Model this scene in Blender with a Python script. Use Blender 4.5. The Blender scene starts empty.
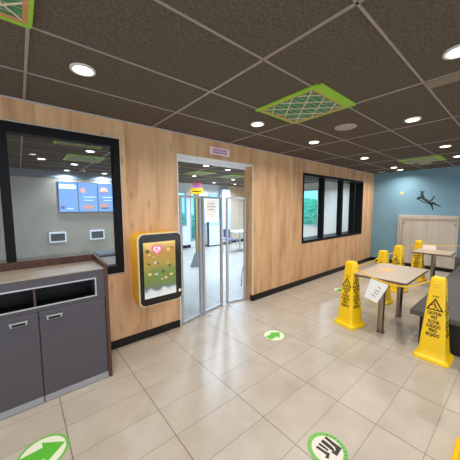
import bpy, bmesh, math, random
from mathutils import Vector, Matrix
random.seed(7)
S = bpy.context.scene
COL = S.collection
PI = math.pi

# ------------------------------------------------------------------ helpers
def lin(c):
    return tuple(((x/255)/12.92 if x/255 <= .04045 else ((x/255+.055)/1.055)**2.4) for x in c)

def sock(n, name): return n.inputs[name]

def mat(name, rgb, rough=.5, metal=0, emit=None, estr=0, var=0, vscale=20, bump=0, spec=.5):
    m = bpy.data.materials.new(name); m.use_nodes = True
    nt = m.node_tree; b = nt.nodes['Principled BSDF']
    c = lin(rgb)
    b.inputs['Base Color'].default_value = (*c, 1)
    b.inputs['Roughness'].default_value = rough
    b.inputs['Metallic'].default_value = metal
    b.inputs['Specular IOR Level'].default_value = spec
    if emit:
        b.inputs['Emission Color'].default_value = (*lin(emit), 1)
        b.inputs['Emission Strength'].default_value = estr
    if var or bump:
        tc = nt.nodes.new('ShaderNodeTexCoord'); no = nt.nodes.new('ShaderNodeTexNoise')
        no.inputs['Scale'].default_value = vscale; no.inputs['Detail'].default_value = 5
        nt.links.new(tc.outputs['Object'], no.inputs['Vector'])
        if var:
            r = nt.nodes.new('ShaderNodeValToRGB')
            r.color_ramp.elements[0].position = .3; r.color_ramp.elements[1].position = .7
            r.color_ramp.elements[0].color = (*[x*(1-var) for x in c], 1)
            r.color_ramp.elements[1].color = (*[min(1, x*(1+var)) for x in c], 1)
            nt.links.new(no.outputs['Fac'], r.inputs['Fac']); nt.links.new(r.outputs['Color'], b.inputs['Base Color'])
        if bump:
            bp = nt.nodes.new('ShaderNodeBump'); bp.inputs['Strength'].default_value = bump
            bp.inputs['Distance'].default_value = .01
            nt.links.new(no.outputs['Fac'], bp.inputs['Height']); nt.links.new(bp.outputs['Normal'], b.inputs['Normal'])
    return m

class MB:
    """collects shapes, build() links them as one mesh object"""
    def __init__(s): s.bm = bmesh.new()
    def box(s, x0, x1, y0, y1, z0, z1, M=None):
        v = [s.bm.verts.new((x, y, z)) for x in (x0, x1) for y in (y0, y1) for z in (z0, z1)]
        for f in ((0,1,3,2),(4,6,7,5),(0,4,5,1),(2,3,7,6),(0,2,6,4),(1,5,7,3)):
            s.bm.faces.new([v[i] for i in f])
        if M is not None:
            for q in v: q.co = M @ q.co
        return s
    def bar(s, a, b, w, t, up=(0,0,1)):
        a = Vector(a); b = Vector(b); d = (b-a); L = d.length; d.normalize()
        u = Vector(up); x = d.cross(u)
        if x.length < 1e-4: x = d.cross(Vector((1,0,0)))
        x.normalize(); z = x.cross(d)
        M = Matrix((( x.x, d.x, z.x, a.x), (x.y, d.y, z.y, a.y), (x.z, d.z, z.z, a.z), (0,0,0,1)))
        return s.box(-w/2, w/2, 0, L, -t/2, t/2, M)
    def tube(s, pts, r, n=10, closed=False):
        pts = [Vector(p) for p in pts]; rings = []
        for i, p in enumerate(pts):
            d = (pts[min(i+1, len(pts)-1)] - pts[max(i-1, 0)]).normalized()
            x = d.cross(Vector((0,0,1)))
            if x.length < 1e-3: x = d.cross(Vector((1,0,0)))
            x.normalize(); y = d.cross(x)
            rr = r[i] if isinstance(r, (list, tuple)) else r
            rings.append([s.bm.verts.new(p + rr*(x*math.cos(2*PI*k/n) + y*math.sin(2*PI*k/n))) for k in range(n)])
        for a, b in zip(rings, rings[1:]):
            for k in range(n): s.bm.faces.new((a[k], a[(k+1)%n], b[(k+1)%n], b[k]))
        s.bm.faces.new(rings[0][::-1]); s.bm.faces.new(rings[-1]); return s
    def loft(s, rings, cap=True):
        R = [[s.bm.verts.new(p) for p in r] for r in rings]; n = len(R[0])
        for a, b in zip(R, R[1:]):
            for k in range(n): s.bm.faces.new((a[k], a[(k+1)%n], b[(k+1)%n], b[k]))
        if cap: s.bm.faces.new(R[0][::-1]); s.bm.faces.new(R[-1])
        return s
    def lathe(s, prof, c=(0,0), n=32):
        return s.loft([[(c[0]+r*math.cos(2*PI*k/n), c[1]+r*math.sin(2*PI*k/n), z) for k in range(n)] for r, z in prof])
    def prism(s, poly, f0, f1):
        """poly: 2-D outline; f0/f1 map (u,v) to the two faces"""
        return s.loft([[f0(u, v) for u, v in poly], [f1(u, v) for u, v in poly]])
    def ring(s, outer, inner, f0, f1):
        n = len(outer)
        A = [s.bm.verts.new(f0(*p)) for p in outer]; B = [s.bm.verts.new(f0(*p)) for p in inner]
        C = [s.bm.verts.new(f1(*p)) for p in outer]; D = [s.bm.verts.new(f1(*p)) for p in inner]
        for k in range(n):
            j = (k+1) % n
            s.bm.faces.new((A[k], A[j], B[j], B[k])); s.bm.faces.new((C[k], D[k], D[j], C[j]))
            s.bm.faces.new((A[k], C[k], C[j], A[j])); s.bm.faces.new((B[k], B[j], D[j], D[k]))
        return s
    def build(s, name, m, parent=None, bevel=0, smooth=False, loc=None):
        bmesh.ops.recalc_face_normals(s.bm, faces=s.bm.faces)
        me = bpy.data.meshes.new(name); s.bm.to_mesh(me); s.bm.free()
        if m: me.materials.append(m)
        if smooth:
            for p in me.polygons: p.use_smooth = True
        o = bpy.data.objects.new(name, me); COL.objects.link(o)
        if parent: o.parent = parent
        if loc: o.location = loc
        if bevel:
            bv = o.modifiers.new('bevel', 'BEVEL'); bv.width = bevel; bv.segments = 2
            bv.limit_method = 'ANGLE'; bv.angle_limit = math.radians(40)
        if smooth:
            es = o.modifiers.new('edges', 'EDGE_SPLIT'); es.split_angle = math.radians(38)
        return o

def tag(o, label, cat, group=None):
    o['label'] = label; o['category'] = cat
    if group: o['group'] = group
    return o
def thing(name, label, cat, loc=(0,0,0), rz=0, group=None):
    o = bpy.data.objects.new(name, None); COL.objects.link(o)
    o.location = loc; o.rotation_euler = (0,0,rz); o.empty_display_size = .1
    return tag(o, label, cat, group)
def struct(o): o['kind'] = 'structure'; return o
def kids(o): return [c for c in bpy.data.objects if c.parent == o]
def copy_tree(o, parent=None):
    c = o.copy(); COL.objects.link(c)
    if parent: c.parent = parent
    for ch in kids(o): copy_tree(ch, c)
    return c

def rrect(x0, x1, y0, y1, r, n=6):
    out = []
    for cx, cy, a in ((x1-r, y1-r, 0), (x0+r, y1-r, 90), (x0+r, y0+r, 180), (x1-r, y0+r, 270)):
        for k in range(n+1):
            t = math.radians(a + 90*k/n); out.append((cx+r*math.cos(t), cy+r*math.sin(t)))
    return out
def disc2(r, n=40, cx=0, cy=0): return [(cx+r*math.cos(2*PI*k/n), cy+r*math.sin(2*PI*k/n)) for k in range(n)]

def text_bm(mb, body, height, f, align='CENTER', width=None, bold=.042):
    """adds real letters; f maps (u,v) -> point"""
    cu = bpy.data.curves.new('letters', 'FONT'); cu.body = body; cu.size = 1; cu.align_x = align
    cu.resolution_u = 3; cu.offset = bold
    o = bpy.data.objects.new('letters', cu); COL.objects.link(o)
    dg = bpy.context.evaluated_depsgraph_get(); dg.update()
    me = bpy.data.meshes.new_from_object(o.evaluated_get(dg))
    xs = [v.co.x for v in me.vertices]; ys = [v.co.y for v in me.vertices]
    k = height/.70; kx = k if width is None else width/(max(xs)-min(xs))
    vs = [mb.bm.verts.new(f(v.co.x*kx, v.co.y*k)) for v in me.vertices]
    for p in me.polygons:
        try: mb.bm.faces.new([vs[i] for i in p.vertices])
        except ValueError: pass
    bpy.data.objects.remove(o); bpy.data.curves.remove(cu); bpy.data.meshes.remove(me)

# ------------------------------------------------------------------ materials
def floor_mat():
    m = mat('floor_tiles', (183,166,144), .34); nt = m.node_tree; N = nt.nodes; L = nt.links
    b = N['Principled BSDF']
    tc = N.new('ShaderNodeTexCoord'); sp = N.new('ShaderNodeSeparateXYZ'); L.new(tc.outputs['Object'], sp.inputs[0])
    def mth(op, a, bb=None):
        n = N.new('ShaderNodeMath'); n.operation = op
        for i, v in enumerate((a, bb)):
            if v is None: continue
            if isinstance(v, (int, float)): n.inputs[i].default_value = v
            else: L.new(v, n.inputs[i])
        return n.outputs[0]
    cells = []; ds = []
    for ax, size in (('X', .6), ('Y', .3)):
        q = mth('DIVIDE', sp.outputs[ax], size)
        fr = mth('FRACT', mth('ADD', q, 100.5)); d = mth('MULTIPLY', mth('ABSOLUTE', mth('SUBTRACT', fr, .5)), size)
        ds.append(d); cells.append(mth('FLOOR', q))
    gx = mth('LESS_THAN', ds[0], .0032); gy = mth('LESS_THAN', ds[1], .0024)
    cb = N.new('ShaderNodeCombineXYZ'); L.new(cells[0], cb.inputs[0]); L.new(cells[1], cb.inputs[1])
    wn = N.new('ShaderNodeTexWhiteNoise'); wn.noise_dimensions = '3D'; L.new(cb.outputs[0], wn.inputs['Vector'])
    no = N.new('ShaderNodeTexNoise'); no.inputs['Scale'].default_value = 3.2; no.inputs['Detail'].default_value = 8; no.inputs['Roughness'].default_value = .62
    va = N.new('ShaderNodeVectorMath'); va.operation = 'MULTIPLY_ADD'
    L.new(wn.outputs['Color'], va.inputs[0]); va.inputs[1].default_value = (7,7,7); L.new(tc.outputs['Object'], va.inputs[2])
    L.new(va.outputs[0], no.inputs['Vector'])
    rp = N.new('ShaderNodeValToRGB'); e = rp.color_ramp.elements
    e[0].position = .3; e[0].color = (*lin((172,161,147)), 1); e[1].position = .7; e[1].color = (*lin((188,178,164)), 1)
    L.new(no.outputs['Fac'], rp.inputs['Fac'])
    mx = N.new('ShaderNodeMix'); mx.data_type = 'RGBA'; mx.inputs[7].default_value = (*lin((92,80,70)), 1)
    L.new(mth('MAXIMUM', mth('MULTIPLY', gx, .85), mth('MULTIPLY', gy, .6)), mx.inputs[0]); L.new(rp.outputs['Color'], mx.inputs[6])
    L.new(mx.outputs[2], b.inputs['Base Color'])
    r2 = N.new('ShaderNodeMapRange'); r2.inputs[3].default_value = .24; r2.inputs[4].default_value = .42
    L.new(no.outputs['Fac'], r2.inputs[0]); L.new(r2.outputs[0], b.inputs['Roughness'])
    return m

def wood_mat(name, dark, mid, light, sx=9, sz=.55, plank=.2, knots=True):
    m = mat(name, mid, .5); nt = m.node_tree; N = nt.nodes; L = nt.links; b = N['Principled BSDF']
    tc = N.new('ShaderNodeTexCoord'); mp = N.new('ShaderNodeMapping'); L.new(tc.outputs['Object'], mp.inputs[0])
    mp.inputs['Scale'].default_value = (sx, sx, sz)
    sp = N.new('ShaderNodeSeparateXYZ'); L.new(tc.outputs['Object'], sp.inputs[0])
    dv = N.new('ShaderNodeMath'); dv.operation = 'DIVIDE'; L.new(sp.outputs['X'], dv.inputs[0]); dv.inputs[1].default_value = plank
    fl = N.new('ShaderNodeMath'); fl.operation = 'FLOOR'; L.new(dv.outputs[0], fl.inputs[0])
    wn = N.new('ShaderNodeTexWhiteNoise'); wn.noise_dimensions = '1D'; L.new(fl.outputs[0], wn.inputs['W'])
    va = N.new('ShaderNodeVectorMath'); va.operation = 'MULTIPLY_ADD'
    L.new(wn.outputs['Color'], va.inputs[0]); va.inputs[1].default_value = (3,3,9); L.new(mp.outputs[0], va.inputs[2])
    no = N.new('ShaderNodeTexNoise'); no.inputs['Scale'].default_value = 1.1; no.inputs['Detail'].default_value = 6
    no.inputs['Distortion'].default_value = .6; L.new(va.outputs[0], no.inputs['Vector'])
    m2 = N.new('ShaderNodeMapping'); L.new(tc.outputs['Object'], m2.inputs[0]); m2.inputs['Scale'].default_value = (70,70,3)
    n2 = N.new('ShaderNodeTexNoise'); n2.inputs['Scale'].default_value = 1; n2.inputs['Detail'].default_value = 3; L.new(m2.outputs[0], n2.inputs['Vector'])
    ad = N.new('ShaderNodeMath'); ad.operation = 'MULTIPLY_ADD'; L.new(n2.outputs['Fac'], ad.inputs[0]); ad.inputs[1].default_value = .24
    L.new(no.outputs['Fac'], ad.inputs[2])
    a2 = N.new('ShaderNodeMath'); a2.operation = 'MULTIPLY_ADD'; L.new(wn.outputs['Value'], a2.inputs[0]); a2.inputs[1].default_value = .07; 
    L.new(ad.outputs[0], a2.inputs[2])
    rp = N.new('ShaderNodeValToRGB'); e = rp.color_ramp.elements
    e[0].position = .38; e[0].color = (*lin(dark), 1); e[1].position = .9; e[1].color = (*lin(light), 1)
    k = e.new(.62); k.color = (*lin(mid), 1)
    L.new(a2.outputs[0], rp.inputs['Fac'])
    out = rp.outputs['Color']
    if knots:
        m3 = N.new('ShaderNodeMapping'); L.new(tc.outputs['Object'], m3.inputs[0]); m3.inputs['Scale'].default_value = (8.5,8.5,2.4)
        vo = N.new('ShaderNodeTexVoronoi'); vo.inputs['Scale'].default_value = 1; L.new(m3.outputs[0], vo.inputs['Vector'])
        mr = N.new('ShaderNodeMapRange'); mr.inputs[1].default_value = .05; mr.inputs[2].default_value = .2
        mr.inputs[3].default_value = .42; mr.inputs[4].default_value = 0; L.new(vo.outputs['Distance'], mr.inputs[0])
        mx = N.new('ShaderNodeMix'); mx.data_type = 'RGBA'; mx.inputs[7].default_value = (*lin([x*.62 for x in dark]), 1)
        L.new(mr.outputs[0], mx.inputs[0]); L.new(out, mx.inputs[6]); out = mx.outputs[2]
    L.new(out, b.inputs['Base Color'])
    return m

def glass_mat(name, tint, gloss=.03):
    m = bpy.data.materials.new(name); m.use_nodes = True; nt = m.node_tree; nt.nodes.clear()
    o = nt.nodes.new('ShaderNodeOutputMaterial'); mx = nt.nodes.new('ShaderNodeMixShader')
    t = nt.nodes.new('ShaderNodeBsdfTransparent'); g = nt.nodes.new('ShaderNodeBsdfGlossy'); f = nt.nodes.new('ShaderNodeLayerWeight'); pw = nt.nodes.new('ShaderNodeMath'); pw.operation = 'POWER'; ma = nt.nodes.new('ShaderNodeMath'); ma.operation = 'MULTIPLY_ADD'
    t.inputs[0].default_value = (*tint, 1); g.inputs['Roughness'].default_value = .02; f.inputs[0].default_value = .5
    pw.inputs[1].default_value = 5; ma.inputs[1].default_value = .8; ma.inputs[2].default_value = gloss
    nt.links.new(f.outputs['Facing'], pw.inputs[0]); nt.links.new(pw.outputs[0], ma.inputs[0])
    nt.links.new(ma.outputs[0], mx.inputs[0]); nt.links.new(t.outputs[0], mx.inputs[1]); nt.links.new(g.outputs[0], mx.inputs[2])
    nt.links.new(mx.outputs[0], o.inputs[0]); return m

M_floor = floor_mat()
M_wood = wood_mat('oak_panel', (166,122,88), (203,158,116), (218,180,137), sx=4.5, sz=.75)
M_wood2 = wood_mat('pale_oak_panel', (176,146,116), (206,180,150), (222,200,172), knots=False)
M_ceil = mat('ceiling_tile', (98,88,79), .95, var=.28, vscale=55, bump=.25, spec=.1)
M_bar = mat('ceiling_bar', (152,141,132), .32)
M_blue = mat('blue_paint', (114,152,172), .6, var=.04, vscale=3)
M_black = mat('black_metal', (7,7,9), .55, spec=.2)
M_base = mat('black_skirting', (14,13,14), .4, spec=.35)
M_concrete = mat('concrete_wall', (146,136,120), .7, var=.14, vscale=2.2)
M_white = mat('white_paint', (222,226,232), .55)
M_lining = mat('white_lining', (225,228,235), .5)
M_grey = mat('grey_laminate', (76,71,79), .45, var=.03, vscale=60)
M_kick = mat('grey_kickboard', (150,148,154), .38)
M_brown = wood_mat('dark_walnut', (48,27,20), (74,42,32), (96,58,44), sx=14, knots=False)
M_top = mat('worktop_laminate', (158,145,131), .32, var=.05, vscale=30)
M_chrome = mat('brushed_steel', (200,200,204), .28, 1)
M_steel = mat('table_leg_steel', (150,142,134), .32, 1)
M_alu = mat('aluminium', (186,188,194), .4, .5)
M_dark = mat('dark_recess', (7,6,7), .6)
M_yellow = mat('yellow_plastic', (248,202,8), .38, var=.03, vscale=14)
M_yell2 = mat('yellow_strap', (250,200,40), .5)
M_ink = mat('cone_print', (46,28,6), .6)
M_kyell = mat('kiosk_yellow', (255,192,6), .35)
M_cream = mat('kiosk_rim', (232,212,164), .4)
M_gloss = mat('gloss_black', (8,8,10), .12)
M_bench = mat('bench_fabric', (86,83,81), .75, var=.08, vscale=90)
M_bench2 = mat('bench_base', (22,21,22), .6)
M_table = mat('table_laminate', (180,163,142), .42, var=.05, vscale=14)
M_tedge = mat('table_edge', (120,98,80), .5)
M_board = wood_mat('pale_board', (176,164,152), (188,177,165), (198,188,176), knots=False)
M_paper = mat('paper', (248,246,244), .8)
M_ink2 = mat('grey_print', (160,156,160), .8)
M_pink = mat('pink_paper', (244,214,228), .7)
M_pink2 = mat('purple_print', (150,92,150), .7)
M_green = mat('green_sticker', (88,178,52), .5)
M_green2 = mat('green_ring', (110,182,78), .5)
M_swhite = mat('sticker_white', (226,226,204), .5)
M_sblack = mat('sticker_black', (32,28,30), .5)
M_tape = mat('green_tape', (150,200,52), .5)
M_mesh = mat('green_filter', (62,128,92), .7, var=.3, vscale=40)
M_string = mat('tan_string', (222,204,176), .8)
M_tan = mat('tan_edge', (190,140,90), .8)
M_mural = mat('mural_ink', (38,46,54), .7)
M_lring = mat('light_trim', (225,220,212), .4)
M_ldisc = mat('lamp_glow', (255,250,240), .5, emit=(255,246,228), estr=14)
M_ldisc2 = mat('cool_lamp_glow', (250,252,255), .5, emit=(240,246,255), estr=10)
M_disc = mat('speaker_grille', (170,160,150), .7)
M_orange = mat('orange_sticker', (236,172,116), .6)
M_screen = mat('menu_glow', (10,14,24), .3, emit=(126,178,250), estr=1.0)
M_scrl = mat('menu_pale', (160,190,245), .4, emit=(176,206,252), estr=.95)
M_food1 = mat('menu_food_brown', (180,120,90), .5, emit=(176,140,150), estr=.7)
M_food2 = mat('menu_food_dark', (90,80,120), .5, emit=(84,92,150), estr=.6)
M_gold = mat('gold_post', (206,170,96), .35, .4)
M_pgrey = mat('post_grey', (120,120,124), .6)
M_hedge = mat('hedge_leaf', (150,204,170), .8, var=.4, vscale=9)
M_ground = mat('asphalt', (150,160,168), .9, var=.08, vscale=6)
M_glass = glass_mat('clear_glass', (.93,.95,.96))
M_glasst = glass_mat('daylight_tint_glass', (.55,.92,.96))  # teal tint stands in for the cyan daylight outside
M_glassd = glass_mat('barrier_sheet', (.90,.95,1.0))

# ------------------------------------------------------------------ setting
WY, WT, CZ, FX = 1.48, .20, 2.62, 8.03
BY, SY = 7.30, 6.50
XA, XB, YA = -3.2, 9.2, -5.5
struct(MB().box(XA, XB, YA, 7.5, -.1, 0).build('floor', M_floor))
struct(MB().box(XA, XB, YA, 7.5, CZ, CZ+.1).build('ceiling', M_ceil))

DX0, DX1, DZ = 1.455, 2.87, 2.345
L0, L1, LZ0, LZ1 = -1.30, .735, .895, 2.41
R0, R1, RZ0, RZ1 = 4.335, 7.27, .88, 2.35
w = MB()
def col(x0, x1, gaps):
    z = 0
    for g0, g1 in gaps + [(CZ, CZ)]:
        if g0 > z: w.box(x0, x1, WY, WY+WT, z, g0)
        z = g1
col(XA, L0, []); col(L0, L1, [(LZ0, LZ1)]); col(L1, DX0, []); col(DX0, DX1, [(0, DZ)])
col(DX1, R0, []); col(R0, R1, [(RZ0, RZ1)]); col(R1, FX+.15, [])
struct(w.build('wall_left', M_wood))
struct(MB().box(FX, FX+.15, YA, WY, 0, CZ).build('wall_far', M_blue))
# far room shell
struct(MB().box(XA, 3.4, SY-.02, SY, 2.435, CZ).build('trim_6', mat('pale_cornice', (150,158,170), .6)))
sh = MB().box(XA, 3.4, SY, SY+.12, 0, CZ); sh.box(3.28, 3.4, SY+.12, BY, 0, CZ)
struct(sh.build('wall_service', M_concrete))
EXX = 9.0
# rear wall with openings: tall window, glazed door, high window
ops = [(4.45, 4.99, .9, 2.26), (5.17, 5.42, .28, 2.27), (6.05, 6.66, 2.04, 2.23)]
rw = MB(); x = 3.4
for a, b_, z0, z1 in ops:
    rw.box(x, a, BY, BY+.12, 0, CZ); rw.box(a, b_, BY, BY+.12, 0, z0); rw.box(a, b_, BY, BY+.12, z1, CZ); x = b_
rw.box(x, 7.12, BY, BY+.12, 0, CZ)
struct(rw.build('wall_rear', M_white))
struct(MB().box(7.12, EXX, BY-.03, BY+.12, 0, CZ).build('wall_rear_panel', M_wood2))
E0, E1, EZ0, EZ1 = 3.84, 4.75, .86, 2.36
ew = MB().box(EXX, EXX+.12, WY+WT, E0, 0, CZ).box(EXX, EXX+.12, E1, BY, 0, CZ)
ew.box(EXX, EXX+.12, E0, E1, 0, EZ0).box(EXX, EXX+.12, E0, E1, EZ1, CZ)
struct(ew.build('wall_end', mat('pale_end_wall', (206,204,198), .6)))
struct(MB().box(XA-.12, XA, WY+WT, SY, 0, CZ).build('wall_service_side', M_concrete))

# skirtings
bb = MB().box(XA, DX0-.01, WY-.014, WY, 0, .095)
struct(bb.build('baseboard_left', M_base))
bb = MB().box(DX1, FX, WY-.014, WY, 0, .105).box(DX1-.004, DX1, WY-.014, WY+.05, 0, .105)
struct(bb.build('baseboard_left_far', M_base))
struct(MB().box(FX-.014, FX, YA, WY-.014, 0, .11).build('baseboard_far', M_base))
struct(MB().box(3.4, 5.15, BY-.014, BY, 0, .12).box(5.45, 7.12, BY-.014, BY, 0, .12).box(7.12, EXX, BY-.045, BY-.03, 0, .12).build('baseboard_rear', M_base))
# door lining
t = MB().box(DX0, DX0+.014, WY-.006, WY+WT+.006, 0, DZ).box(DX0, DX1, WY-.002, WY+WT+.006, DZ-.012, DZ).box(DX0, DX1, WY+WT-.02, WY+WT+.006, DZ-.05, DZ-.012)
struct(t.build('trim_1', M_lining))
struct(MB().box(DX1-.012, DX1+.012, WY-.008, WY, .11, DZ+.012).box(DX0-.012, DX1+.012, WY-.008, WY, DZ, DZ+.012).build('trim_2', mat('pale_edge_strip', (214,196,170), .5)))
# ceiling edge strip
struct(MB().box(XA, FX, WY-.02, WY, CZ-.012, CZ).build('trim_3', mat('ceiling_edge', (180,172,176), .4)))
# ceiling bars
cb = MB(); z0, z1 = CZ-.006, CZ
k = -2
while -.075+1.2*k < XB:
    X = -.075+1.2*k
    if X > XA: cb.box(X-.009, X+.009, YA, SY, z0, z1)
    k += 1
Y = .86-.6*10
while Y < BY:
    if not (WY-.05 < Y < WY+WT+.05): cb.box(XA, XB-.2 if Y > WY else FX, Y-.007, Y+.007, z0, z1-.0005)
    Y += .6
struct(cb.build('ceiling_bars', M_bar))
struct(MB().box(2.33, 2.465, YA, -.95, CZ-.014, CZ-.0065).build('trim_4', mat('ceiling_slot', (128,114,96), .5)))

# windows
def window(name, x0, x1, z0, z1, fw, mull, depth, glassm=M_glass, y=WY, pos=.06):
    f = MB().box(x0, x1, y-.012, y+depth, z1-fw, z1).box(x0, x1, y-.012, y+depth, z0, z0+fw)
    f.box(x0, x0+fw*.75, y-.012, y+depth, z0+fw, z1-fw).box(x1-fw*.75, x1, y-.012, y+depth, z0+fw, z1-fw)
    o = struct(f.build(name, M_black))
    for a, b_ in mull:
        MB().box(a, b_, y-.006, y+min(depth, .11), z0+fw, z1-fw).build('mullion', M_black, o)
    xs = [x0+fw*.75] + [q for m_ in mull for q in m_] + [x1-fw*.75]
    for a, b_ in zip(xs[0::2], xs[1::2]):
        MB().box(a, b_, y+pos, y+pos+.006, z0+fw, z1-fw).build('window_pane', glassm, o)
    return o
window('window_1', L0, L1, LZ0, LZ1, .088, [(-.285,-.215)], .10)
window('window_2', R0, R1, RZ0, RZ1, .05, [(5.13,5.20),(6.02,6.09),(6.72,6.80)], .36, pos=.09)
edge = MB().box(L0, L1+.012, WY-.006, WY, LZ0-.012, LZ0).box(L1, L1+.012, WY-.006, WY, LZ0, LZ1+.012).box(L0, L1, WY-.006, WY, LZ1, LZ1+.012)
struct(edge.build('trim_5', mat('pale_window_edge', (196,182,170), .5)))
for i, (a, b_, z0, z1) in enumerate(ops):
    f = MB().box(a, b_, BY-.02, BY+.1, z1-.04, z1).box(a, b_, BY-.02, BY+.1, z0, z0+.04).box(a, a+.035, BY-.02, BY+.1, z0, z1).box(b_-.035, b_, BY-.02, BY+.1, z0, z1)
    o = struct(f.build('window_%d' % (i+3) if i != 1 else 'door_2', M_alu))
    MB().box(a+.035, b_-.035, BY+.05, BY+.056, z0+.04, z1-.04).build('window_pane', M_glasst, o)
f = MB().box(EXX-.02, EXX+.1, E0, E1, EZ1-.05, EZ1).box(EXX-.02, EXX+.1, E0, E1, EZ0, EZ0+.05).box(EXX-.02, EXX+.1, E0, E0+.05, EZ0, EZ1).box(EXX-.02, EXX+.1, E1-.05, E1, EZ0, EZ1)
o = struct(f.build('window_6', M_alu)); MB().box(EXX+.05, EXX+.056, E0+.05, E1-.05, EZ0+.05, EZ1-.05).build('window_pane', M_glasst, o)
# outside ground and hedges
struct(MB().box(-6, 30, 7.6, 30, -.2, -.05).box(9.4, 30, -2, 7.6, -.2, -.05).build('ground', M_ground))
def hedge(name, c, size, label):
    bm = bmesh.new(); bmesh.ops.create_icosphere(bm, subdivisions=5, radius=1)
    for v in bm.verts:
        n = v.co.normalized(); h = math.sin(n.x*17+n.y*9)*math.sin(n.y*21+n.z*13)*.06 + random.uniform(-.05, .05)
        v.co = Vector((n.x*size[0], n.y*size[1], n.z*size[2]))*(1+h)
    mb = MB(); mb.bm.free(); mb.bm = bm
    return tag(mb.build(name, M_hedge, loc=(c[0], c[1], size[2]-.12)), label, 'hedge')
hedge('hedge', (14.5, 8.2), (1.1,2.2,1.15), 'green hedge outside, beyond the end window of the back room')
hedge('hedge', (6.1, 11.5), (2.6,.9,.75), 'green hedge outside, beyond the glazed door of the back room')

# ------------------------------------------------------------------ downlights
def downlight(x, y, label, group, cool=False, power=11.5):
    t = thing('ceiling_light', label, 'ceiling light', (x, y, CZ), 0, group)
    MB().ring(disc2(.080), disc2(.062), lambda u, v: (u, v, 0), lambda u, v: (u, v, -.012)).build('trim_ring', M_lring, t, smooth=True)
    MB().lathe([(.063,-.001),(.063,-.006)]).build('diffuser', M_ldisc2 if cool else M_ldisc, t)
    l = bpy.data.lights.new('lamp', 'AREA'); l.shape = 'DISK'; l.size = .115; l.energy = power
    l.color = (.70,.85,1) if cool else (1,.95,.89); l.spread = math.radians(150)
    lo = bpy.data.objects.new('lamp', l); COL.objects.link(lo); lo.parent = t; lo.location = (0,0,-.014)
    return t
FR = [(.235,.557,'round recessed downlight above the grey bin cabinet, nearest the camera'),
 (2.03,.575,'round recessed downlight between the doorway and the taped ceiling vent'),
 (3.28,.60,'round recessed downlight near the wood wall, before the black-framed right window'),
 (5.18,.63,'round recessed downlight over the middle of the black-framed right window'),
 (7.02,.67,'round recessed downlight near the wood wall, just before the blue wall corner'),
 (7.58,.69,'round recessed downlight hard against the blue wall above the yellow dot'),
 (3.26,-.64,'round recessed downlight above the large front cafe table'),
 (2.0,-1.19,'round recessed downlight at the right picture edge, highest of all'),
 (5.17,-.61,'round recessed downlight over the gap between the two cafe tables'),
 (6.41,-.60,'round recessed downlight over the small back table, at the right edge')]
for x, y, l in FR: downlight(x, y, l, 'downlights of the dining area')
# unseen downlights; those behind the camera are added as fill light
downlight(-1.5, .57, 'round recessed downlight out of view left of the bin cabinet', 'downlights of the dining area')
for x, y in ((-1.5,-1.2),(.1,-1.2),(1.2,-3),(3.6,-3),(6.0,-3)):
    downlight(x, y, 'added unseen fill downlight behind or beside the camera position', 'added fill downlights behind the camera')
BR = [(.235,4.73,'recessed downlight behind the left window, furthest left of those seen through it'),
 (.84,5.05,'recessed downlight behind the left window, in front of the green vent'),
 (.846,6.22,'recessed downlight close to the wall above the blue menu screens'),
 (.83,3.39,'recessed downlight behind the left window, highest one seen through it'),
 (1.75,6.25,'recessed downlight above the right end of the blue menu screens'),
 (3.236,3.37,'recessed downlight seen through the doorway, nearest its lintel'),
 (4.06,5.2,'recessed downlight seen through the doorway above the pink sign'),
 (4.03,3.53,'recessed downlight seen through the doorway at upper right'),
 (5.66,5.2,'recessed downlight in the back room, above the white table'),
 (5.77,6.48,'recessed downlight close to the rear wall above the narrow high window'),
 (6.84,6.45,'recessed downlight close to the rear wall above the pale wood panel')]
for x, y, l in BR: downlight(x, y, l, 'downlights of the back room', True, 17 if x < 2 else 42)
for x, y in ((-1.6,3.6),(6.4,3.0),(8.0,3.0),(7.9,5.2)):  # unseen lamps added for more light in the back room
    downlight(x, y, 'added recessed downlight of the back room, unseen behind the wood wall', 'added unseen downlights of the back room', True, 17 if x < 2 else 40)

def puck(name, x, y, r, m, label, cat):
    return tag(MB().lathe([(r,0),(r,-.006),(r*.9,-.012)]).build(name, m, loc=(x, y, CZ), smooth=True), label, cat)
puck('ceiling_speaker', 2.95, -.03, .125, M_disc, 'round beige flush ceiling speaker right of the taped vent', 'speaker')
puck('ceiling_speaker', 6.9, .02, .13, M_disc, 'round pale unlit ceiling disc beside the far green vent', 'speaker')
puck('ceiling_speaker', 7.7, 1.17, .10, M_disc, 'small pale ceiling disc in the corner of wood and blue walls', 'speaker')

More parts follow.
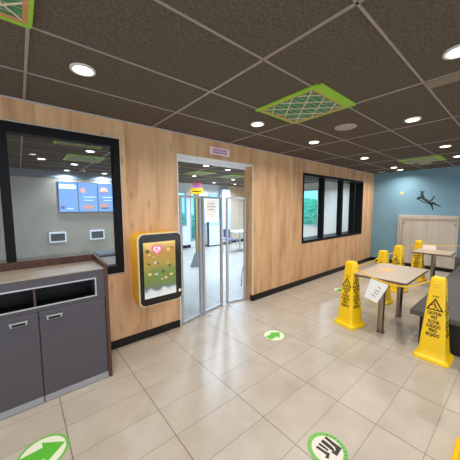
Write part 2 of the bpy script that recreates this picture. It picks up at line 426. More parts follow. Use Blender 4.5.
# ------------------------------------------------------------------ taped ceiling vents
def vent(cx, cy, label, first=None, group='green taped ceiling vents'):
    if first:
        o = copy_tree(first); o.location = (cx, cy, CZ); o['label'] = label; return o
    t = thing('ceiling_vent', label, 'ceiling vent', (cx, cy, CZ), 0, group)
    h = .30
    MB().box(-h, h, -h, h, -.010, -.0015).build('filter_mesh', M_mesh, t)
    st = MB()
    n = 3
    for i in range(-n+1, n):
        c = i*2*h/n
        # diagonals x+y=c*?, both directions, clipped to the square
        for sgn in (1, -1):
            p = [];
            for q in (-h, h):
                yv = sgn*(c*1.0-q)
                if -h <= yv <= h: p.append((q, yv))
                xv = c - sgn*q
                if -h < xv < h: p.append((xv, q))
            p = sorted(set((round(a,4), round(b_,4)) for a, b_ in p))
            if len(p) >= 2: st.bar((*p[0], -.013), (*p[-1], -.013), .008, .004)
    for i in range(-4, 5): st.bar((-h, i*h/5, -.0105), (h, i*h/5, -.0105), .002, .002)
    st.build('string_netting', M_string, t)
    e = MB().box(-h, h, -h, -h+.03, -.015, -.010).box(-h, h, h-.03, h, -.015, -.010).box(-h, -h+.03, -h+.03, h-.03, -.015, -.010).box(h-.03, h, -h+.03, h-.03, -.015, -.010)
    e.build('vent_edge', M_tan, t)
    for a in ((-h-.022, -h+.012, -h-.04, h+.03), (h-.006, h+.012, -h-.03, h+.01), (-h-.0, h+.012, -h-.075, -h+.012), (-h, h, h-.004, h+.02)):
        MB().box(*a, -.017, -.0005).build('tape_strip', M_tape, t)
    return t
V = vent(2.02, -.045, 'green mesh ceiling vent framed in bright green tape above the doorway side')
vent(-.37, -.06, 'green taped ceiling vent cut off at the top left corner', V)
vent(6.35, -.02, 'small distant green taped ceiling vent near the blue wall', V)
vent(.88, 4.2, 'green vent on the back-room ceiling seen through the left window, beside a downlight', V)
vent(.60, 2.75, 'green vent on the back-room ceiling at the top edge of the left window', V)
vent(3.85, 4.55, 'green vent on the back-room ceiling seen through the doorway, left one', V)
vent(5.1, 4.55, 'green vent on the back-room ceiling seen through the doorway, right one', V)

# ------------------------------------------------------------------ waste cabinet
C0, C1, CF, CB_ = -.64, .405, 1.0, WY-.02
H = 1.085
bin_ = thing('bin_cabinet', 'wide grey litter bin cabinet with dark walnut rim below the left window', 'cabinet', ((C0+C1)/2, CF, 0))
ox, oy = (C0+C1)/2, CF
def lb(mb, x0, x1, y0, y1, z0, z1): return mb.box(x0-ox, x1-ox, y0-oy, y1-oy, z0, z1)
b_ = MB()
lb(b_, C0, C1, CF+.02, CB_, .03, .80)
lb(b_, C0, C1, CF, CB_, 1.0, H-.012); lb(b_, C0, C1, CF, CF+.02, .80, .838)
lb(b_, C1-.075, C1, CF, CB_, .838, 1.0); lb(b_, C0, C0+.05, CF, CB_, .80, 1.0)
lb(b_, C0+.05, C1-.075, CB_-.03, CB_, .80, 1.0)
b_.build('body', M_grey, bin_)
q = MB(); lb(q, C0+.05, C1-.075, CF+.05, CB_-.03, .801, .812); lb(q, C0+.05, C1-.075, CF+.24, CF+.25, .812, .998)
lb(q, C0+.05, C1-.075, CF+.021, CF+.24, .985, .999); q.build('chute_shade', M_dark, bin_)  # near-black sheets paint the shade inside the chute
q = MB(); lb(q, -.125, -.11, CF+.004, CF+.23, .84, .998); q.build('chute_divider', mat('walnut_divider', (70,48,44), .5), bin_)
q = MB()
x0, x1, z0, z1 = C0+.04, C1-.07, .832, 1.006
lb(q, x0, x1, CF-.006, CF+.004, z1-.012, z1); lb(q, x0, x1, CF-.006, CF+.004, z0, z0+.012)
lb(q, x0, x0+.012, CF-.006, CF+.004, z0+.012, z1-.012); lb(q, x1-.012, x1, CF-.006, CF+.004, z0+.012, z1-.012)
q.build('chute_frame', M_chrome, bin_)
for a, c in ((C0+.004, -.105), (-.097, C1-.004)):
    q = MB(); lb(q, a, c, CF-.002, CF+.02, .066, .797); d = q.build('door', M_grey, bin_, bevel=.002)
    hx = -.228 if a < -.3 else .005
    q = MB(); lb(q, hx-.054, hx+.054, CF-.012, CF-.002, .713, .757); 
    lb(q, hx-.058, hx+.058, CF-.030, CF-.002, .742, .757)
    h_ = q.build('handle', M_chrome, d, bevel=.004)
    q = MB(); lb(q, hx-.042, hx+.042, CF-.0135, CF-.012, .718, .738); q.build('handle_gap_shade', M_dark, h_)  # dark patch paints the shaded gap under the handle bar
for a, c in ((C0+.004, -.105), (-.097, C1-.004)):
    q = MB(); lb(q, a, c, CF-.004, CF+.02, .006, .062); q.build('kickboard', M_kick, bin_)
q = MB(); lb(q, C0, C1, CF+.03, CB_, 0, .03); q.build('plinth', M_dark, bin_)
q = MB(); lb(q, C0, C1, CF-.004, CB_-.03, H-.012, H); q.build('worktop', M_top, bin_, bevel=.002)
q = MB(); lb(q, C0, C1, CB_-.03, CB_, H-.012, 1.155); q.build('upstand', M_brown, bin_)
for a in (C0-.03, C1):
    p = [(CF-.012, .004), (CB_, .004), (CB_, 1.155), (CF-.012, 1.125)]
    MB().prism(p, lambda u, v: (a-ox, u-oy, v), lambda u, v: (a+.03-ox, u-oy, v)).build('side_panel', M_brown, bin_, bevel=.003)

# ------------------------------------------------------------------ wall kiosk
KX0, KX1, KZ0, KZ1, KY = .822, 1.378, .485, 1.348, 1.26
kc = ((KX0+KX1)/2, WY, 0)
ki = thing('game_kiosk', 'yellow wall-hung touchscreen kiosk with rounded corners left of the doorway', 'kiosk', kc)
def K(y): return lambda u, v: (u-kc[0], y-WY, v)
out = rrect(KX0, KX1, KZ0, KZ1, .075, 8)
def inset(d, r): return rrect(KX0+d, KX1-d, KZ0+d, KZ1-d, r, 8)
MB().prism(out, K(WY-.001), K(KY+.03)).build('housing', M_kyell, ki, smooth=True)
MB().loft([[K(KY+.03)(*p) for p in out], [K(KY+.006)(*p) for p in out], [K(KY)(*p) for p in inset(.005,.072)]]).build('front_rim', M_cream, ki, smooth=True)
MB().prism(inset(.014,.064), K(KY), K(KY-.006)).build('bezel', M_gloss, ki, smooth=True)
def screen_mat():
    m = mat('kiosk_picture', (200,160,60), .25); nt = m.node_tree; N = nt.nodes; L = nt.links; b = N['Principled BSDF']
    tc = N.new('ShaderNodeTexCoord'); sp = N.new('ShaderNodeSeparateXYZ'); L.new(tc.outputs['Object'], sp.inputs[0])
    no = N.new('ShaderNodeTexNoise'); no.inputs['Scale'].default_value = 9; no.inputs['Detail'].default_value = 3; L.new(tc.outputs['Object'], no.inputs['Vector'])
    ad = N.new('ShaderNodeMath'); ad.operation = 'MULTIPLY_ADD'; L.new(no.outputs['Fac'], ad.inputs[0]); ad.inputs[1].default_value = .16; L.new(sp.outputs['Z'], ad.inputs[2])
    mr = N.new('ShaderNodeMapRange'); mr.inputs[1].default_value = .66; mr.inputs[2].default_value = 1.32; L.new(ad.outputs[0], mr.inputs[0])
    rp = N.new('ShaderNodeValToRGB'); e = rp.color_ramp.elements
    e[0].position = 0; e[0].color = (*lin((196,200,196)), 1); e[1].position = 1; e[1].color = (*lin((206,178,110)), 1)
    for p, c in ((.12,(176,182,186)),(.17,(92,98,96)),(.24,(92,110,60)),(.48,(100,116,58)),(.6,(146,124,58)),(.85,(160,122,56))):
        q = e.new(p); q.color = (*lin(c), 1)
    L.new(mr.outputs[0], rp.inputs['Fac'])
    L.new(rp.outputs['Color'], b.inputs['Base Color']); L.new(rp.outputs['Color'], b.inputs['Emission Color']); b.inputs['Emission Strength'].default_value = .5
    return m
SX0, SX1, SZ0, SZ1 = .882, 1.283, .583, 1.243
scr = MB().prism([(SX0,SZ0),(SX1,SZ0),(SX1,SZ1),(SX0,SZ1)], K(KY-.006), K(KY-.008)).build('screen', screen_mat(), ki)
def heart(s): 
    return [(s*16*math.sin(t)**3/17, s*(13*math.cos(t)-5*math.cos(2*t)-2*math.cos(3*t)-math.cos(4*t))/17) for t in [2*PI*k/40 for k in range(40)]]
hc = (1.045, 1.155)
M_heart = mat('pink_heart', (216,80,130), .4, emit=(220,90,140), estr=.5); M_heart2 = mat('heart_pale', (244,214,226), .4, emit=(244,214,226), estr=.5)
MB().prism([(hc[0]+u, hc[1]+v) for u, v in heart(.072)], K(KY-.008), K(KY-.0092)).build('screen_heart', M_heart, ki)
MB().prism([(hc[0]+u, hc[1]+v) for u, v in heart(.047)], K(KY-.0092), K(KY-.0098)).build('heart_centre', M_heart2, ki)
q = MB(); MB_d = K(KY-.0098), K(KY-.0102)
for (u, v, r) in ((-.012,.008,.014),(.014,-.004,.011),(-.004,-.022,.009)):
    q.prism(disc2(r, 12, hc[0]+u, hc[1]+v), *MB_d)
q.build('heart_marks', M_heart, ki)
BLM = {'dark': mat('picture_dark', (80,70,44), .4, emit=(84,74,50), estr=.4), 'pale': mat('picture_pale', (168,164,150), .4, emit=(170,166,150), estr=.4), 'tan': mat('picture_tan', (212,164,92), .4, emit=(212,164,92), estr=.4)}
for (u, v, r, c) in ((.93,1.14,.03,'dark'),(.95,1.10,.018,'tan'),(1.19,1.14,.032,'tan'),(1.24,1.16,.016,'dark'),(1.02,1.0,.028,'pale'),(1.05,.985,.018,'dark'),
    (1.2,.94,.026,'dark'),(1.18,.98,.016,'tan'),(.94,.99,.02,'dark'),(.95,.87,.028,'tan'),(1.03,.86,.026,'pale'),(1.02,.835,.016,'dark'),(1.12,.88,.03,'dark'),(1.15,.8,.024,'tan'),(1.22,.83,.026,'tan'),(1.1,.79,.018,'pale'),(.93,.79,.016,'dark'),(1.0,1.07,.014,'pale')):
    MB().prism([(u+a*1.0, v+b_*.8) for a, b_ in disc2(r*.8, 14)], K(KY-.008), K(KY-.009 - (.0004 if c == 'dark' else 0))).build('picture_shape', BLM[c], ki)
MB().prism(disc2(.020, 20, 1.335, .60), K(KY-.006), K(KY-.009)).build('button', M_lring, ki)

# sign over the door
sg = thing('door_sign', 'small pale pink sign with purple lettering above the doorway', 'sign', (2.175, WY, 2.47))
MB().box(-.185, .185, -.006, 0, -.052, .052).build('panel', M_pink, sg)
q = MB()
for row, z in ((0,.018),(1,-.02)):
    x = -.13
    while x < .13:
        wd = random.uniform(.012,.022); q.box(x, x+wd, -.0075, -.006, z-.013, z+.013); x += wd + .008
q.build('lettering', M_pink2, sg)

# ------------------------------------------------------------------ clear barrier panels in the doorway
def barrier(a, b, label, feet, h=1.815):
    a = Vector((*a, 0)); b = Vector((*b, 0)); d = b-a; Lg = d.length; rz = math.atan2(d.y, d.x)
    t = thing('clear_barrier', label, 'barrier', a, rz, 'clear framed barrier panels in the doorway')
    f = MB(); s = .036
    f.box(0, s, -.02, .02, .01, h).box(Lg-s, Lg, -.02, .02, .01, h).box(s, Lg-s, -.02, .02, h-.036, h).box(s, Lg-s, -.02, .02, .01, .036)
    f.build('frame', M_alu, t, bevel=.003)
    MB().box(s, Lg-s, -.003, .003, .036, h-.036).build('clear_sheet', M_glassd, t)
    for x in feet:
        MB().box(x*Lg-.012, x*Lg+.012, -.15, .09, 0, .012).build('foot', M_alu, t, bevel=.003)
    for z in (.25, .9, 1.6):
        q = MB().tube([((Lg-s/2), -.024, z), (Lg-s/2, -.018, z)], .008, 8); q.build('bolt', M_chrome, t)
    return t
B1 = barrier((1.485,1.50), (1.895,1.60), 'clear framed barrier panel at the left side of the doorway', (.96,))
B2 = barrier((1.925,1.605), (2.375,1.70), 'middle clear framed barrier panel carrying the white notice', (.04,.94))
B3 = barrier((2.465,1.70), (2.845,1.62), 'clear framed barrier panel at the right side with a grey pull handle', (.06,))
q = MB().tube([(.32,-.03,.60),(.285,-.045,.5),(.275,-.045,.38),(.28,-.03,.27)], .008, 8).bar((.32,-.03,.60),(.32,-.003,.60),.012,.012).bar((.28,-.03,.27),(.28,-.003,.27),.012,.012)
q.build('pull_handle', mat('handle_grey', (92,104,130), .4), B3)
# notice on the middle panel
d2 = Vector((.45,.095,0)).normalized(); n2 = Vector((d2.y, -d2.x, 0))
nt_ = thing('paper_notice', 'white paper notice with a cut corner taped to the middle barrier panel', 'notice', Vector((1.925,1.605,0)) + n2*.008, math.atan2(d2.y, d2.x))
MB().prism([(.07,1.49),(.235,1.475),(.32,1.57),(.345,1.68),(.335,1.765),(.09,1.77),(.065,1.7)], lambda u, v: (u, 0, v), lambda u, v: (u, -.003, v)).build('sheet', M_paper, nt_)
q = MB()
for z, x0, x1 in ((1.70,.12,.27),(1.655,.10,.29),(1.61,.13,.25)): q.box(x0, x1, -.0042, -.003, z-.006, z+.006)
q.build('text_lines', M_ink2, nt_)

# ------------------------------------------------------------------ back room objects
def facing_y(name, x0, x1, z0, z1, y): return MB().box(x0, x1, y, y+.02, z0, z1)
ms = [(.655,1.10,'left menu screen on the wall behind the left window, mostly plain blue'),
      (1.105,1.59,'middle menu screen behind the left window, with a long bun at its foot'),
      (1.595,2.08,'right menu screen behind the left window, with two stacked dishes')]
for i, (a, b_, l) in enumerate(ms):
    t = thing('menu_screen', l, 'screen', ((a+b_)/2, SY, 1.94), 0, 'menu screens above the counter')
    wd = (b_-a)/2
    MB().box(-wd, wd, -.05, 0, -.405, .405).build('case', M_black, t)
    MB().box(-wd+.006, wd-.006, -.054, -.05, -.40, .40).build('display', M_screen, t)
    q = MB()
    if i == 0: q.box(-wd+.03, wd-.05, -.056, -.054, .22, .33).box(-.05, .1, -.056, -.054, -.33, -.30)
    else: q.box(-.12, .18, -.056, -.054, .0, .02).box(-.1, .12, -.056, -.054, -.09, -.07)
    q.build('menu_text', M_scrl, t)
    q = MB()
    if i == 0: q.prism(disc2(.05,12,-.14,-.28), lambda u, v: (u,-.054,v), lambda u, v: (u,-.057,v))
    if i == 1: q.prism([(u*2.6, v-.27) for u, v in disc2(.06,16)], lambda u, v: (u,-.054,v), lambda u, v: (u,-.057,v)).prism(disc2(.07,14,-.12,.19), lambda u, v: (u,-.054,v), lambda u, v: (u,-.057,v))
    if i == 2:
        for z in (.2,-.24): q.prism([(u*1.3-.08, v+z) for u, v in disc2(.085,16)], lambda u, v: (u,-.054,v), lambda u, v: (u,-.057,v))
    q.build('dish_picture', M_food2 if i == 0 else M_food1, t)
    if i == 2:
        q = MB()
        for z in (.14,-.30): q.box(-.17,.02,-.0585,-.057,z-.03,z+.02)
        q.build('dish_shadow', M_food2, t)
for x, l in ((.585,'left white-framed dark display panel below the menu screens'), (1.53,'right white-framed dark display panel below the menu screens')):
    t = thing('order_display', l, 'display', (x, SY, .872), 0, 'order displays behind the left window')
    MB().prism(rrect(-.19,.19,-.14,.14,.03), lambda u, v: (u,0,v), lambda u, v: (u,-.06,v)).build('frame', M_white, t)
    MB().box(-.155,.155,-.064,-.06,-.095,.095).build('dark_screen', M_gloss, t)
ct = thing('service_counter', 'white service counter with a dark edge glimpsed low through the left window', 'counter', (1.55,3.5,0))
MB().box(-.62,.62,0,.5,0,.73).build('counter_body', M_white, ct)
MB().box(-.63,.63,-.02,.52,.73,.775).build('counter_top', mat('dark_counter', (58,56,58), .4), ct)

ss = thing('pedestal_post', 'gold and dark post on a grey tapered base beyond the doorway', 'post', (3.63,4.4,0), math.radians(-33))
def sq(h, z): return [(-h,-h,z),(h,-h,z),(h,h,z),(-h,h,z)]
MB().loft([sq(.20,0), sq(.19,.03), sq(.085,.36)]).build('tapered_base', M_pgrey, ss)
MB().box(-.035,.02,-.04,.04,.36,2.05).build('gold_pole', M_gold, ss)
MB().box(.02,.055,-.04,.04,.36,2.05).build('dark_channel', M_black, ss)
MB().box(-.055,-.035,-.04,.04,.36,2.05).build('dark_channel', M_black, ss)
MB().box(-.17,.17,-.06,.06,2.02,2.17).build('yellow_head', M_kyell, ss)
MB().box(-.12,.12,-.066,-.06,2.075,2.10).build('head_mark', M_black, ss)
MB().box(-.105,.135,-.02,.02,2.17,2.33).build('pink_sign', mat('pink_board', (232,130,176), .5), ss)
q = MB()
for z in (2.22, 2.27): q.box(-.07,.10,-.022,-.02,z-.01,z+.01)
q.build('sign_lines', M_pink2, ss)

cbn = thing('white_cabinet', 'white cabinet against the rear wall seen through the middle barrier panel', 'cabinet', (6.2,6.95,0))
MB().box(-.36,.38,0,.33,.05,.9).build('body', M_white, cbn)
MB().box(-.37,.39,-.01,.33,.9,1.0).build('pale_top', mat('pale_cyan', (170,222,228), .5), cbn)
MB().box(-.35,.37,.02,.33,0,.05).build('plinth', M_base, cbn)
MB().box(-.42,-.375,-.03,.05,0,1.05).build('dark_post', mat('dark_blue_post', (40,52,68), .5), cbn)
pl = thing('wall_pillar', 'pale blue-white pillar on the rear wall right of the white cabinet', 'pillar', (6.9,7.28,0))
MB().box(-.24,.20,-.22,0,.0,2.45).build('shaft', mat('pale_blue_paint', (196,212,232), .5), pl)
MB().box(-.25,.21,-.235,-.22,0,.11).build('plinth', M_base, pl)

tb = thing('dining_table', 'white table with thin legs in the back room, right side of the doorway', 'table', (6.25,5.5,0))
MB().box(-.42,.42,-.3,.3,.72,.75).build('tabletop', M_white, tb, bevel=.006)
MB().tube([(0,0,.02),(0,0,.72)], .03).build('leg', M_chrome, tb, smooth=True)
MB().lathe([(.22,0),(.22,.01),(.04,.03)]).build('base', M_chrome, tb, smooth=True)
ch = thing('dining_chair', 'dark blue chair with steel legs at the left end of the white table', 'chair', (5.75,5.45,0))
MB().box(-.2,.2,-.2,.2,.44,.47).build('seat', mat('blue_seat', (70,90,130), .5), ch, bevel=.008)
MB().box(-.2,-.17,-.19,.19,.55,.85).build('backrest', mat('blue_back', (76,96,136), .5), ch, bevel=.008)
for sx in (-.18,.18):
    for sy in (-.17,.17):
        MB().tube([(sx,sy,0),(sx*.9,sy*.95,.44)] if sx > 0 else [(sx*1.1,sy,0),(sx,sy,.44),(sx,sy,.84)], .011, 8).build('leg', M_chrome, ch, smooth=True)

# ------------------------------------------------------------------ cafe tables
def top_with_edge(x0, x1, y0, y1, parent):
    MB().box(x0, x1, y0, y1, .715, .745).build('edge_band', M_tedge, parent, bevel=.002)
    MB().box(x0, x1, y0, y1, .7452, .7475).build('tabletop', M_table, parent)
t1 = thing('cafe_table', 'large rectangular stone-coloured cafe table on two steel posts, roped off by cones', 'table', (3.75,-.385,0))
top_with_edge(-.51, .50, -.295, .295, t1)
def post(x, parent):
    p = MB().tube([(x,0,.012),(x,0,.70)], .038, 20).build('leg', M_steel, parent, smooth=True)
    MB().lathe([(.05,0),(.05,.008),(.042,.012)], (x,0)).build('floor_flange', M_steel, p, smooth=True)
    MB().box(x-.12, x+.12, -.1, .1, .70, .715).build('top_bracket', M_black, p)
post(-.365, t1); post(.37, t1)
t2 = thing('cafe_table', 'small square cafe table on one steel post in front of the pale board', 'table', (6.13,-.39,0))
top_with_edge(-.31, .31, -.29, .30, t2); post(0, t2)
star = [( (.115 if k % 2 == 0 else .085)*math.cos(2*PI*k/20), (.115 if k % 2 == 0 else .085)*math.sin(2*PI*k/20)) for k in range(20)]
tag(MB().prism(star, lambda u, v: (u, v, 0), lambda u, v: (u, v, .001)).build('table_sticker', M_orange, loc=(3.79,-.29,.7475)), 'orange sticker on the top of the large cafe table', 'sticker')
tc_ = thing('tent_card', 'small pale folded card standing on the small back table', 'card', (6.33,-.27,.7475), math.radians(100))
MB().prism([(-.045,0),(-.042,0),(0,.088),(.042,0),(.045,0),(.002,.096),(-.002,.096)], lambda u, v: (-.11,u,v), lambda u, v: (.11,u,v)).build('card', mat('pale_pink_card', (226,206,194), .8), tc_)

# bench
be = thing('bench', 'dark grey upholstered bench along the right edge behind the front cone', 'bench', (3.36,-.70,0))
MB().box(0, 3.6, -1.2, 0, .355, .42).build('seat', M_bench, be, bevel=.012)
MB().box(.06, 3.6, -1.2, -.09, 0, .355).build('base', M_bench2, be)
MB().box(3.6, 3.7, -1.3, .10, 0, .56).build('end_panel', M_bench, be, bevel=.01)

# leaning board on the far wall
bo = thing('wall_board', 'large pale wooden board panel standing against the blue wall', 'board', (FX-.10,.14,.10))
MB().box(0,.10,-.635,.635,0,1.315).build('slab', M_board, bo, bevel=.006)
q = MB().box(-.012,0,-.62,.545,1.19,1.235).box(-.012,0,.50,.545,.02,1.19).box(-.012,0,.575,.60,.02,1.30)
q.build('frame_strip', mat('board_strip', (170,150,134), .6), bo)
q = MB()
for y, z in ((.49,1.10),(-.57,1.09),(-.57,.3),(.49,.3)): q.box(-.016,-.0,y-.02,y+.02,z-.012,z+.012)
q.build('catch', mat('catch_brown', (120,92,80), .5), bo)
MB().box(.02,.10,-.62,.62,-.10,0).build('plinth', M_base, bo)

# mural (flat painted animal)
q = MB()
def W(u, v): return (405+u/10.22, 180+v/10.22)
def wallp(px, py):      # photograph outline -> metres on the blue wall (y, z)
    return (.415-(px-416)*.0216, 1.885-(py-198)*.0272+ (px-416)*.0009)
mur = [
 [(160,130),(185,150),(205,195),(240,215),(268,235),(290,255),(280,275),(255,262),(225,235),(190,212),(165,195),(158,160)],   # body and neck
 [(138,118),(165,122),(180,128),(198,120),(192,138),(178,142),(160,140),(158,128)],                                     # horned head
 [(165,180),(150,172),(132,178),(118,190),(124,205),(142,208),(160,200),(172,196)],                                     # chest and folded front leg
 [(150,205),(168,214),(205,232),(238,248),(236,254),(196,238),(160,222)],                                               # front leg line
 [(255,222),(272,206),(284,190),(300,176),(306,184),(294,200),(282,216),(266,232)],                                      # tail
 [(275,235),(300,240),(330,262),(368,278),(360,284),(326,272),(298,262),(278,254)],                                      # far hind leg
 [(258,252),(284,262),(292,285),(296,312),(284,318),(278,292),(268,272)],                                                # near hind leg
]
for p in mur:
    pp = [wallp(*W(*c)) for c in p]
    q.prism(pp, lambda u, v: (0, u-.2, v-1.8), lambda u, v: (-.003, u-.2, v-1.8))
tag(q.build('wall_mural', M_mural, loc=(FX,.2,1.8)), 'dark leaping horned animal silhouette on the blue wall above the board', 'wall art')
tag(MB().prism(disc2(.042,20), lambda u, v: (0,u,v), lambda u, v: (-.008,u,v)).build('wall_dot', mat('yellow_dot', (196,190,130), .5), loc=(FX,.745,2.02)), 'small round yellow dot on the blue wall left of the leaping animal', 'wall dot')

# ------------------------------------------------------------------ cones
PROF = [(.155,0),(.155,.028),(.148,.038),(.130,.048),(.121,.075),(.116,.11),(.060,.855),(.056,.880),(.047,.893),(.020,.897)]
def half(z):
    for (h0, z0), (h1, z1) in zip(PROF, PROF[1:]):
        if z0 <= z <= z1 and z1 > z0: return h0+(h1-h0)*(z-z0)/(z1-z0)
    return .06
def sect(h, z):
    r = h*.26; return [(x, y, z) for x, y in rrect(-h, h, -h, h, r, 4)]
def cone(x, y, deg, label, first=None):
    if first:
        o = copy_tree(first); o.location = (x, y, 0); o.rotation_euler = (0,0,math.radians(deg)); o['label'] = label; return o
    t = thing('wet_floor_cone', label, 'safety cone', (x, y, 0), math.radians(deg), 'yellow wet floor cones')
    MB().loft([sect(h, z) for h, z in PROF]).build('body', M_yellow, t, smooth=True)
    for k in range(4):
        R = Matrix.Rotation(k*PI/2, 3, 'Z')
        def F(u, v, off=.0015): return R @ Vector((u, -half(v)-off, v))
        q = MB()
        text_bm(q, 'FLOOR', .014, lambda u, v: F(u, v+.690), width=.055)
        # triangle outline with rounded look
        def tri(s, c): return [(s*math.cos(math.radians(a)), c+s*math.sin(math.radians(a))) for a in (90,210,330)]
        o3, i3 = tri(.088,.592), tri(.062,.592)
        for a in range(3):
            b = (a+1) % 3
            vs = [q.bm.verts.new(F(*p)) for p in (o3[a], o3[b], i3[b], i3[a])]; q.bm.faces.new(vs)
        # slipping figure
        def poly(pts): q.bm.faces.new([q.bm.verts.new(F(*p)) for p in pts])
        poly(disc2(.008, 10, -.004, .625))
        poly([(-.010,.614),(.004,.616),(.014,.590),(.002,.586)]); poly([(.002,.592),(.014,.590),(.034,.568),(.028,.562)])
        poly([(.002,.586),(.010,.584),(-.006,.562),(-.014,.564)]); poly([(-.010,.614),(-.008,.606),(-.030,.598),(-.030,.604)])
        for i, (wd, ww) in enumerate((('CAUTION',.118),('WET',.062),('FLOOR',.098),('CUIDADO',.122),('PISO',.07),('MOJADO',.116))):
            text_bm(q, wd, .034, lambda u, v: F(u, v+.500-.046*i), width=ww)
        q.build('printed_warning', M_ink, t)
    MB().box(.055,.085,-.014,.014,.80,.85).build('strap_clip', M_yell2, t, bevel=.006)
    return t
CO = cone(3.306, -.017, -14, 'yellow wet floor cone at the front left corner of the large table')
cone(3.212, -.974, 178, 'yellow wet floor cone standing before the end of the grey bench', CO)
cone(1.96, -1.475, 2, 'yellow wet floor cone cut off at the bottom right picture corner', CO)
cone(4.58, .01, -4, 'yellow wet floor cone just behind the large table, leftmost of the back three', CO)
cone(5.42, .02, -8, 'yellow wet floor cone in the middle of the back three', CO)
cone(6.64, -.025, -4, 'yellow wet floor cone behind the left edge of the small table', CO)

# straps between cones
def strap(pts, label, w=.017):
    P = [Vector(p) for p in pts]; fine = []
    for i in range(len(P)-1):
        p0, p1, p2, p3 = P[max(i-1,0)], P[i], P[i+1], P[min(i+2,len(P)-1)]
        for k in range(6):
            t = k/6
            fine.append(.5*((2*p1)+(p2-p0)*t+(2*p0-5*p1+4*p2-p3)*t*t+(3*p1-p0-3*p2+p3)*t**3))
    fine.append(P[-1]); q = MB(); rings = []
    for i, p in enumerate(fine):
        d = (fine[min(i+1,len(fine)-1)]-fine[max(i-1,0)]).normalized(); n = d.cross(Vector((0,0,1))).normalized()*.0012; u = Vector((0,0,w/2))
        rings.append([p+n+u, p-n+u, p-n-u, p+n-u])
    c = sum(fine, Vector())/len(fine)
    q.loft([[tuple(v-c) for v in r] for r in rings])
    return tag(q.build('barrier_strap', M_yell2, loc=c), label, 'strap', 'yellow straps between the cones')
strap([(3.27,-.09,.83),(3.20,-.25,.775),(3.185,-.5,.722),(3.185,-.7,.73),(3.195,-.90,.835)], 'yellow strap hanging along the near edge of the large table')
strap([(3.375,-.008,.83),(3.75,.0,.775),(4.2,.005,.785),(4.51,.008,.83)], 'yellow strap along the long back edge of the large table')
strap([(4.65,.012,.83),(5.0,.015,.79),(5.35,.018,.83)], 'short yellow strap joining the left and middle back cones')
strap([(5.49,.022,.83),(6.0,.04,.79),(6.57,-.018,.83)], 'yellow strap joining the middle back cone and the one by the small table')
strap([(6.71,-.04,.83),(6.9,-.3,.78),(7.1,-.75,.80),(7.2,-1.2,.83)], 'yellow strap running right from behind the small table')

# paper hanging on the front strap
pn = thing('paper_notice', 'tilted white paper notice hanging from the strap at the front table post', 'notice', (3.184,-.40,.72))
cor = [(-.316,.742),(-.519,.701),(-.399,.441),(-.243,.487)]
MB().prism([(y+.40, z-.72) for y, z in cor], lambda u, v: (.0, u, v), lambda u, v: (-.003, u, v)).build('sheet', M_paper, pn)
q = MB()
for (yy, zz, L_) in ((-.415,.645,.03),(-.395,.60,.05),(-.38,.565,.045),(-.352,.53,.05)):
    q.bar((-.0038, yy+.40+L_/2, zz-.72+.012), (-.0038, yy+.40-L_/2, zz-.72-.012), .001, .011)
q.build('text_lines', M_ink2, pn)

# ------------------------------------------------------------------ floor stickers
def Z(h): return lambda u, v: (u, v, h)
def sticker_arrow(x, y, r, rz, label, ringw=.12):
    t = thing('floor_sticker', label, 'sticker', (x, y, 0), rz, 'round green floor stickers')
    MB().prism(disc2(r), Z(.0004), Z(.0012)).build('green_ring', M_green2, t)
    MB().prism(disc2(r*(1-ringw)), Z(.0012), Z(.0016)).build('white_disc', M_swhite, t)
    a = [(-.82,-.34),(.02,-.34),(.02,-.66),(.86,0),(.02,.66),(.02,.34),(-.82,.34)]
    MB().prism([(u*r, v*r) for u, v in a], Z(.0016), Z(.002)).build('arrow', M_green, t)
    return t
sticker_arrow(-.148, .462, .148, math.radians(2), 'round green floor sticker with an arrow at the foot of the bin cabinet')
sticker_arrow(2.243, .463, .135, math.radians(0), 'round green arrow floor sticker in front of the doorway', .06)
sticker_arrow(4.62, .75, .135, 0, 'distant green arrow floor sticker partly hidden by the front left cone', .06)
t = thing('floor_sticker', 'round green-ringed floor sticker with black shoe prints at the bottom of the picture', 'sticker', (1.332,-.762,0), 0, 'round green floor stickers')
R_ = .130
MB().prism(disc2(R_), Z(.0004), Z(.0012)).build('green_ring', M_green2, t)
q = MB()
for k in range(14):
    a = 2*PI*k/14*.5+2.3
    q.box(-.004,.004,R_*.86,R_*.95,.0012,.0015, Matrix.Rotation(a, 4, 'Z'))
q.build('ring_lettering', mat('ring_print', (58,122,44), .5), t)
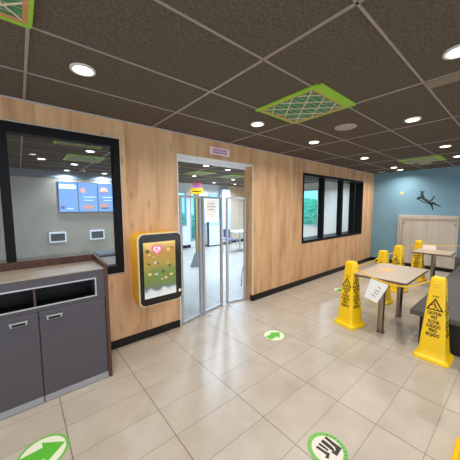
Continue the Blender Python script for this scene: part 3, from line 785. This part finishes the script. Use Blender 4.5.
MB().prism(disc2(R_*.78), Z(.0012), Z(.0016)).build('white_disc', mat('disc_pinkish_white', (226,216,206), .5), t)
def P2(cx, cy): return [(a-1.335, b+.755) for a, b in zip(cx, cy)]
def fl(pts):     # zoom pixels -> floor metres, from the flat sticker's own frame
    return pts
q = MB()
def shoe(poly): q.prism([(u*1.14+.002, v*1.14+.002) for u, v in poly], Z(.0016), Z(.002))
# two shoe soles with pale curved gaps
shoe([(.055,.051),(.072,.044),(.07,-.055),(.003,-.06),(0,-.026),(.017,-.026),(.021,-.036),(.035,-.036),(.045,-.025)])
shoe([(.014,.049),(.039,.049),(.037,-.009),(.03,-.032),(.014,-.032),(.012,-.014)])
shoe([(-.043,.05),(-.025,.049),(-.021,.001),(-.014,-.025),(-.05,-.036),(-.057,-.018),(-.039,-.017),(-.038,-.002)])
shoe([(-.014,.049),(.003,.05),(.002,-.009),(-.010,-.010)])
q.build('shoe_prints', M_sblack, t)

# ------------------------------------------------------------------ world, camera, view
wd = bpy.data.worlds.new('World'); S.world = wd; wd.use_nodes = True
bg = wd.node_tree.nodes['Background']; bg.inputs[0].default_value = (.80,.92,1.0,1); bg.inputs[1].default_value = 1.9

F_ = 249.68; yaw, pit, rol = [math.radians(a) for a in (49.8365, 5.1871, -.2301)]
fw = Vector((math.cos(yaw)*math.cos(pit), math.sin(yaw)*math.cos(pit), -math.sin(pit)))
r = Vector((math.sin(yaw), -math.cos(yaw), 0)); u = r.cross(fw)
rr = math.cos(rol)*r + math.sin(rol)*u; uu = -math.sin(rol)*r + math.cos(rol)*u
cam = bpy.data.cameras.new('Camera'); cam.sensor_width = 36; cam.lens = F_/460*36; cam.clip_start = .02
co = bpy.data.objects.new('Camera', cam); COL.objects.link(co)
Mx = Matrix((rr, uu, -fw)).transposed().to_4x4(); Mx.translation = Vector((-.1735,-1.529,1.6447)); co.matrix_world = Mx
S.camera = co
S.view_settings.view_transform = 'Standard'; S.view_settings.look = 'None'
S.view_settings.exposure = .08; S.view_settings.gamma = 1; S.view_settings.use_curve_mapping = False
